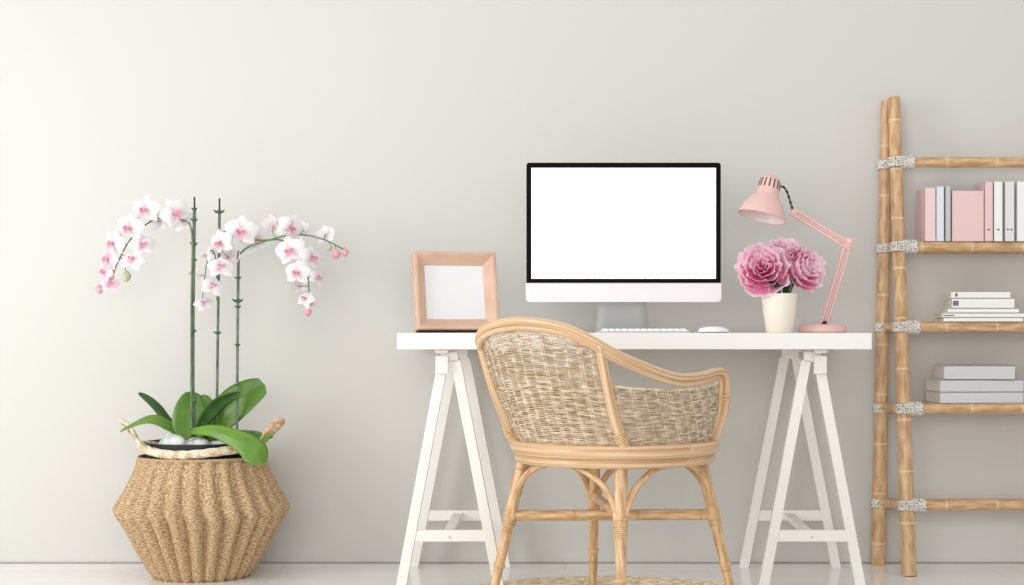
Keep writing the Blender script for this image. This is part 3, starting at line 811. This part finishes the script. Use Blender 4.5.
# stakes with clips
def stake(pts, r, topthin, clips):
    b = MB(); b.tube([OP(*p) for p in pts], r, 10); s = b.build('support_cane', M['stake'], t, angle=0)
    b = MB(); a = OP(*pts[-1]); b.tube([a, a+Vector((0, 0, topthin))], .0028, 8, smooth=False); q = b.build('cane_tip', M['dark'], t); q.parent = s
    for py, sc in clips:
        x = pts[0][0]+(pts[-1][0]-pts[0][0])*(pts[0][1]-py)/(pts[0][1]-pts[-1][1])
        c = OP(x, py, pts[0][2]); b = MB()
        b.lathe([(r*1.05, -.006*sc), (r*1.5, -.003*sc), (r*1.5, .003*sc), (r*1.05, .006*sc)], c, seg=12)
        for sg in (-1, 1): b.tube([c, c+Vector((sg*.010*sc, -.004, .001)), c+Vector((sg*.015*sc, -.006, .006*sc))], [.0045*sc, .0035*sc, .001], 6, 3)
        q = b.build('clip', M['clip'], t); q.parent = s
stake([(193, 441, -.06), (193, 320, -.06), (194.5, 208, -.06)], .0052, .034, [(209, .6), (220, .7), (244, .8), (260, .6), (305, .6), (331, .6), (402, .5)])
stake([(216.5, 437, .0), (218, 320, .0), (219.5, 212, .0)], .0042, .042, [(212, 1.1), (333, .8), (290, .5)])
stake([(237, 436, -.02), (237.5, 340, -.02), (238.5, 254, -.02)], .0044, .010, [(278, .7), (301, 1.1), (307, .7), (345, .6), (385, .5)])
def spike(pts, r0=.0034, r1=.0018):
    n = len(pts); b = MB(); b.tube([OP(*p) for p in pts], [r0+(r1-r0)*i/(n-1) for i in range(n)], 8); return b.build('flower_stem', M['stem'], t, angle=0)
spike([(191.5, 441, -.067), (191.2, 380, -.067), (191.4, 300, -.067), (192, 235, -.067), (184, 220, -.07), (168, 217, -.07), (155, 219.5, -.07), (140, 229, -.07), (128, 243, -.075), (118, 262, -.08), (110, 282, -.08), (102, 290, -.08)])
spike([(216.5, 438, .004), (217.6, 380, .004), (218.5, 300, .004), (219.5, 240, .0), (232, 232, -.01), (250, 239, -.01), (268, 240, -.02), (285, 236, -.02), (305, 235, -.02), (325, 240, -.02), (337, 246, -.02), (345, 250, -.02)])
spike([(237, 437, -.013), (237.6, 340, -.013), (238.6, 266, -.013), (244, 250, -.02), (262, 242, -.04), (280, 240, -.04), (298, 250, -.04), (306, 268, -.045), (309, 290, -.045), (307, 310, -.045)])
spike([(217, 300, -.03), (216, 262, -.04), (212, 250, -.05), (207, 262, -.055), (204, 285, -.055), (202, 303, -.055)], .0022, .0014)

def flower(px, py, size, yaw=0, pitch=0, roll=0, dy=-.03, pink=False, attach=None):
    """moth orchid: two round side petals, three sepals, a pink lip"""
    c = OP(px, py, dy)
    # local frame: x right, z up, flower faces -y
    Rm = Matrix.Rotation(math.radians(yaw), 3, 'Z') @ Matrix.Rotation(math.radians(pitch), 3, 'X') @ Matrix.Rotation(math.radians(roll), 3, 'Y')
    s = size*kb/2
    b = MB()
    def pet(ang, L, Wd, cup, z0):
        d = Vector((math.sin(ang), 0, math.cos(ang))); sd = Vector((math.cos(ang), 0, -math.sin(ang)))
        def fn(u, v):
            x = (u-.5)*2
            w = Wd*math.sin(PI*min(.995, .10+.90*v**.85))**.7
            p = d*(L*v)+sd*(x*w/2)+Vector((0, -1, 0))*(cup*L*(v*v*-1*.25+.10*math.sin(v*PI))-.10*w*x*x)+Vector((0, z0, 0))
            return c+Rm @ p
        b.grid(fn, 8, 8)
    for a in (0, math.radians(128), math.radians(-128)): pet(a, s*1.0, s*.72, .8, .002)
    for sg in (-1, 1): pet(sg*math.radians(72), s*1.05, s*1.12, 1.0, -.001)
    o = b.build('flower', M['orchid_pink'] if pink else M['orchid'], t, angle=0)
    b = MB()
    def lipf(u, v):
        x = (u-.5)*2; w = s*.42*math.sin(PI*min(.99, .15+.8*v))**.6
        p = Vector((x*w/2, -s*(.10+.34*math.sin(v*2.0)), -s*(.02+.36*v*v)+abs(x)*w*.35))
        return c+Rm @ p
    b.grid(lipf, 6, 7)
    for sg in (-1, 1):
        def lobe(u, v, sg=sg):
            x = (u-.5)*2; w = s*.22*math.sin(PI*min(.99, .12+.85*v))
            return c+Rm @ Vector((sg*(s*.05+s*.26*v), -s*(.12+.16*v)+x*w*.3, s*.02+x*w*.5+s*.08*v))
        b.grid(lobe, 4, 5)
    b.lathe([(0, s*.10), (s*.055, s*.07), (s*.06, 0), (s*.03, -s*.05)], c+Rm @ Vector((0, -s*.12, s*.04)), Rm, 10)
    q = b.build('lip', M['lip'], t, angle=0); q.parent = o
    if attach:
        b = MB(); a = OP(attach[0], attach[1], attach[2]); m_ = (a+c)/2+Rm @ Vector((0, s*.25, 0))
        b.tube([a, m_, c+Rm @ Vector((0, .003, 0))], .0013, 6); q = b.build('flower_stalk', M['stem'], t); q.parent = o
def bud(px, py, size, pink, attach, dy=-.05):
    c = OP(px, py, dy); s = size*kb/2; b = MB()
    b.lathe([(0, s*1.15), (s*.45, s*.9), (s*.9, s*.3), (s, -.1*s), (s*.8, -s*.65), (s*.35, -s*1.05), (0, -s*1.15)], c, seg=14)
    o = b.build('bud', M['bud_pink'] if pink else M['bud_green'], t, angle=0)
    b = MB(); a = OP(*attach); b.tube([a, (a+c)/2+Vector((0, 0, .008)), c+Vector((0, 0, s*.9))], .0012, 6); q = b.build('bud_stalk', M['stem'], t); q.parent = o
L1 = lambda x, y: (x, y, -.07)
# left spray
flower(145, 210, 30, -12, 8, 6, -.10, attach=(150, 222, -.07))
flower(176, 213, 31, 25, 10, -35, -.10, attach=(172, 217, -.07))
flower(160, 222, 24, 150, 0, 0, -.055, attach=(160, 218, -.07))
flower(184, 222, 24, 165, 10, 20, -.05, attach=(180, 218.5, -.07))
flower(129, 228, 30, -18, 10, 10, -.11, attach=(138, 231, -.07))
flower(113, 243, 27, -35, 12, 18, -.10, attach=(127, 245, -.075))
flower(143, 245, 27, 22, -22, -10, -.10, attach=(131, 239, -.075))
flower(132, 260, 27, -10, -38, 10, -.12, attach=(122, 254, -.078))
flower(108, 259, 25, -40, 5, 25, -.10, pink=True, attach=(119, 260, -.08))
flower(104, 272, 20, -30, -5, 30, -.10, pink=True, attach=(114, 270, -.08))
flower(110, 284, 19, 10, -30, 0, -.10, pink=True, attach=(110, 280, -.08))
bud(126, 276, 10.5, False, (121, 257, -.078), -.10)
bud(99.5, 289, 8.5, True, (104, 287, -.08), -.09)
bud(112, 277, 5, True, (112, 275, -.08), -.09)
# middle cascade
flower(241, 232, 34, 3, 6, 4, -.06, attach=(238, 235, -.01))
flower(220, 243, 28, -30, 10, -12, -.07, attach=(222, 240, -.01))
flower(207, 256, 20, -65, 0, 20, -.06, attach=(213, 251, -.05))
flower(229, 258, 29, 160, 15, -15, -.01, attach=(222, 250, -.01))
flower(221, 267, 27, 12, -28, 0, -.09, attach=(207, 262, -.055))
flower(213, 286, 24, 20, -30, 20, -.09, attach=(204, 283, -.055))
flower(204, 303, 20, 20, -40, -20, -.08, attach=(202, 300, -.055))
flower(193, 274, 17, -40, -10, 40, -.035, attach=(205, 276, -.055))
flower(256, 241, 32, 170, 10, 25, .005, attach=(255, 240, -.01))
flower(274, 226, 27, 150, -15, 0, .0, attach=(276, 238, -.02))
# right spray
flower(291, 228, 28, 30, 18, 20, -.06, attach=(290, 236, -.02))
flower(303, 231, 22, 150, 10, -50, .0, attach=(303, 235, -.02))
flower(290, 251, 32, -10, 2, -15, -.08, attach=(292, 245, -.04))
flower(312, 258, 28, 45, -8, 10, -.08, attach=(303, 258, -.04))
flower(297, 273, 27, -12, 0, 5, -.09, attach=(307, 270, -.045))
flower(318, 278, 21, 55, -20, 30, -.08, attach=(309, 280, -.045))
flower(298, 286, 17, -150, -10, 20, -.02, attach=(308, 286, -.045))
flower(305, 299, 20, -25, -30, 20, -.07, attach=(308, 298, -.045))
flower(311, 304, 17, 35, -45, 0, -.06, attach=(308, 303, -.045))
flower(326, 235, 21, 165, 5, 10, -.01, attach=(325, 240, -.02))
bud(308, 312, 7.5, True, (307, 308, -.045), -.06)
bud(329, 247.5, 7, False, (329, 241, -.02), -.03)
bud(336, 254, 9, True, (335, 245, -.02), -.04)
bud(345, 252.5, 7.5, True, (344, 249, -.02), -.03)

# ------------------------------------------------------------ bamboo ladder shelf
TZ = 1.502
fl0, fl1 = Vector((P(909, 0, 5.315).x, 5.315-DW, 0)), Vector((P(894, 0, 5.53).x, 5.53-DW, TZ))
bl0, bl1 = Vector((P(878.5, 0, 5.562).x, 5.562-DW, 0)), Vector((P(886.5, 0, 5.565).x, 5.565-DW, TZ-.005))
XR = 1.60
fr0, fr1 = Vector((XR, 5.345-DW, 0)), Vector((XR, 5.535-DW, TZ))
br0, br1 = Vector((XR+.06, 5.562-DW, 0)), Vector((XR+.025, 5.565-DW, TZ-.005))
so = Vector((fl0.x, fl0.y, 0))
t = thing('ladder_shelf', 'bamboo ladder shelf lashed with flecked cord, leaning frame on the right of the desk', 'shelf', so)
def pole(name, a, c, r0, r1, sp=.16, amp=.07, seed=0):
    b = MB(); b.tube([a-so, c-so], [r0, r1], 14, nodes=(sp, amp), seed=seed); return b.build(name, M['bamboo'], t, angle=50)
pole('front_pole', fl0, fl1, .0235, .019); pole('back_pole', bl0, bl1, .0235, .017, seed=1)
pole('front_pole', fr0, fr1, .0235, .019); pole('back_pole', br0, br1, .0235, .017, seed=1)
at = lambda a, c, z: a.lerp(c, z/TZ)
def lashing(p, d1, d2, r1, r2, parent):
    """cord wound round the pole (d1) and along the start of the rung (d2)"""
    mb = MB()
    for (o_, ax_, r, ln, cr) in ((p, d1, r1, .030, .0042), (p+d2*.012, d2, r2, .044, .0040)):
        ax_ = ax_.normalized(); n1 = ax_.orthogonal().normalized(); n2 = ax_.cross(n1); turns = max(3, int(ln/.0062)); n = turns*14
        off_ = 0 if ax_ is not d2 else 0
        st_ = o_-ax_*(ln/2) if (r == r1 and ln < .05) else o_
        mb.tube([st_+ax_*(ln*i/n)+(n1*math.cos(i*2*PI/14)+n2*math.sin(i*2*PI/14))*(r+cr*.5) for i in range(n+1)], cr, 6, smooth=False)
    return mb.build('cord_lashing', M['lash'], t, angle=0) if parent is None else mb
RZ = {}
for n_, py in enumerate((162.3, 246.6, 327, 408.5, 505)):
    D = 5.5
    for _ in range(4):
        z = EYE-(py-CY)/F*D; D = at(fl0, fl1, z).y+DW
    a, c = at(fl0, fl1, z), at(fr0, fr1, z)
    z2 = z if z > EYE else EYE-(EYE-z)*1.03
    dirr = (c-a).normalized()
    yoff = Vector((0, -.006, 0))
    pole('front_rung', a+dirr*.0+yoff, c+yoff, .0165, .0165, sp=.19, amp=.05, seed=n_)
    ba, bc = at(bl0, bl1, z2), at(br0, br1, z2)
    if n_ > 0: pole('back_rung', ba, bc, .0150, .0150, sp=.19, amp=.05, seed=n_+3)
    if n_ > 1:
        pole('side_rung', a+Vector((0, 0, -.004)), ba+Vector((0, 0, .006)), .0125, .0125, seed=n_)
        pole('side_rung', c, bc, .0125, .0125, seed=n_)
    if 0 < n_ < 4:
        mb = MB()
        y0, y1 = a.y+.004, ba.y
        mb.box(Vector(((a.x+c.x)/2+.02, (y0+y1)/2+.008, z+.011))-so, (c.x-a.x-.06, y1-y0-.008, .010))
        mb.build('shelf_board', M['bamboo'], t, smooth=False, bevel=.002)
    RZ[n_] = (z, a.y-.006)
    # lashings
    for (p, q, sd) in ((a, dirr, 1), (c, -dirr, 1)):
        lashing(p-so+yoff, Vector((0, 0, 1)), q, .024, .0175, None)
    for (p, sd) in ((ba, 1), (bc, -1)):
        mb = MB(); turns = 5; n = turns*14
        mb.tube([p-so+Vector((math.cos(i*2*PI/14)*.0235, math.sin(i*2*PI/14)*.0235, -.012+.026*i/n)) for i in range(n+1)], .0042, 6, smooth=False)
        mb.build('cord_lashing', M['lash'], t, angle=0)

# ------------------------------------------------------------ books
def book(label, c, size, cover, spine='x-', pages=True, rz=0, group=None, marks=None, name='book', cat='book', mark_m=None, cth=.002):
    """size = x,y,z. spine: which side carries the spine: '-y' faces the room, '-x' faces left"""
    t = thing(name, label, cat, c, math.radians(rz), group)
    X, Y, Z = size
    b = MB()
    upright = Z > min(X, Y)*1.2 and spine.endswith('u')
    side = spine[:2]
    if upright:            # standing: covers are the +-x faces (side '-y') or +-y faces (side '-x')
        if side == '-y':
            b.box((-X/2+cth/2, 0, Z/2), (cth, Y, Z)); b.box((X/2-cth/2, 0, Z/2), (cth, Y, Z)); b.box((0, -Y/2+cth/2, Z/2), (X, cth, Z))
            pg = ((0, .002, Z/2), (X-2*cth, Y-.006, Z-.006))
        else:
            b.box((0, -Y/2+cth/2, Z/2), (X, cth, Z)); b.box((0, Y/2-cth/2, Z/2), (X, cth, Z)); b.box((-X/2+cth/2, 0, Z/2), (cth, Y, Z))
            pg = ((.002, 0, Z/2), (X-.006, Y-2*cth, Z-.006))
    else:                  # lying: covers are top and bottom
        b.box((0, 0, cth/2), (X, Y, cth)); b.box((0, 0, Z-cth/2), (X, Y, cth))
        if side == '-y': b.box((0, -Y/2+cth/2, Z/2), (X, cth, Z)); pg = ((0, .002, Z/2), (X-.006, Y-.006, Z-2*cth))
        else: b.box((-X/2+cth/2, 0, Z/2), (cth, Y, Z)); pg = ((.002, 0, Z/2), (X-.006, Y-.006, Z-2*cth))
    b.build('cover', cover, t, bevel=.0006, smooth=False)
    b = MB(); b.box(*pg); b.build('pages', M['paper'], t, smooth=False)
    if marks:
        b = MB()
        for (mx, mz, mw, mh) in marks: b.box((mx, -Y/2-.0002, mz), (mw, .0006, mh))
        b.build('spine_mark', mark_m or M['ink'], t, smooth=False)
    return t
z2, y2 = RZ[1]; SZ = z2+.0163; D2 = y2+DW-.008          # second rung
k2 = D2/F
def up(px0, px1, pytop, cover, label, depth, marks=None, rz=0, side='-yu', dy=0, **kw):
    x0, x1 = (px0-CX)*k2, (px1-CX)*k2; Z = EYE-(pytop-CY)*k2-SZ
    return book(label, ((x0+x1)/2, y2-.008+depth/2+dy, SZ), (x1-x0-.0006, depth, Z), cover, side, rz=rz, group='books on the second rung', marks=marks, **kw)
gb = 'books on the second rung'
up(924.5, 936, 187.6, M['book_pink'], 'pale pink book at the left end of the upper row on the ladder shelf', .125)
up(936, 944.3, 186.5, M['book_blue'], 'thin pale blue book just right of the leftmost pink book', .125)
up(945, 951, 185.8, M['book_grey'], 'narrow grey book left of the pink book shown by its cover', .125)
up(951.8, 984, 190.8, M['book_pink2'], 'dusty pink book standing with its front cover facing out, mid row', .022, side='-xu', dy=.002)
mk = lambda zc: [(-.003, zc, .004, .005), (.004, zc, .003, .005)]
up(984.3, 993.2, 181.8, M['book_pink2'], 'tall narrow pink binder right of the book shown by its cover', .118, marks=[(0, .037, .010, .004)])
up(993.6, 1003, 181.5, M['book_white'], 'tall off-white binder with one round mark, beside the tall pink binder', .118, marks=[(0, .037, .009, .005)])
up(1004.6, 1014.8, 181.5, M['book_lgrey'], 'tall light grey binder with two small marks low on its spine', .118, marks=[(-.006, .037, .007, .005), (.006, .037, .006, .006)])
up(1016.6, 1027.5, 181.5, M['book_white'], 'tall off-white binder cut by the right edge of the photo', .118)
# white stack
z3, y3 = RZ[2]; D3 = y3+DW-.006; k3 = D3/F; Zs = z3+.0163
yy = EYE-CY*0
lay = [(943.5, 1023, 4.4), (942.5, 1025, 4.5), (948, 1019, 4.7), (952, 1014.5, 10), (951, 1010.5, 6.8)]
lbl = ['thin white book at the bottom of the white stack', 'widest white book with grey page edge, second from the bottom of the white stack', 'white book in the middle of the white stack',
       'thicker white book, second from the top of the white stack', 'white book with a small grey mark on top of the white stack']
z = Zs
for i, (a, c, hp) in enumerate(lay):
    hz = hp*k3; X = (c-a)*k3; dep = .125-.006*i
    marks = None
    if i == 4: marks = [(-X/2+.017, hz*.5, .008, hz*.5)]
    if i == 3: marks = [(-X/2+.012, hz*.5, .018, hz*.5)]
    if i == 1: marks = [(-X/2+.020, hz*.45, .034, hz*.25)]
    book(lbl[i], (((a+c)/2-CX)*k3, y3-.006+dep/2, z), (X, dep, hz-.0005), M['paper_white'], '-y', group='white books on the third rung', marks=marks, cth=.0018)
    z += hz
# grey stack
z4, y4 = RZ[3]; D4 = y4+DW-.006; k4 = D4/F; z = z4+.0163
for (a, c, hp, lb, dp, rz) in ((938.5, 1023.5, 11.3, 'wide grey box book at the bottom of the grey stack', .175, 4), (938.5, 1023.5, 12.2, 'wide grey box book in the middle of the grey stack', .175, 4), (945, 1016, 14.5, 'shorter grey box book on top of the grey stack', .15, 0)):
    hz = hp*k4; X = (c-a)*k4
    book(lb, (((a+c)/2-CX)*k4, y4+.006+dp/2, z), (X, dp, hz-.0006), M['box_grey'], '-y', rz=rz, group='grey books on the fourth rung', cth=.0025)
    z += hz
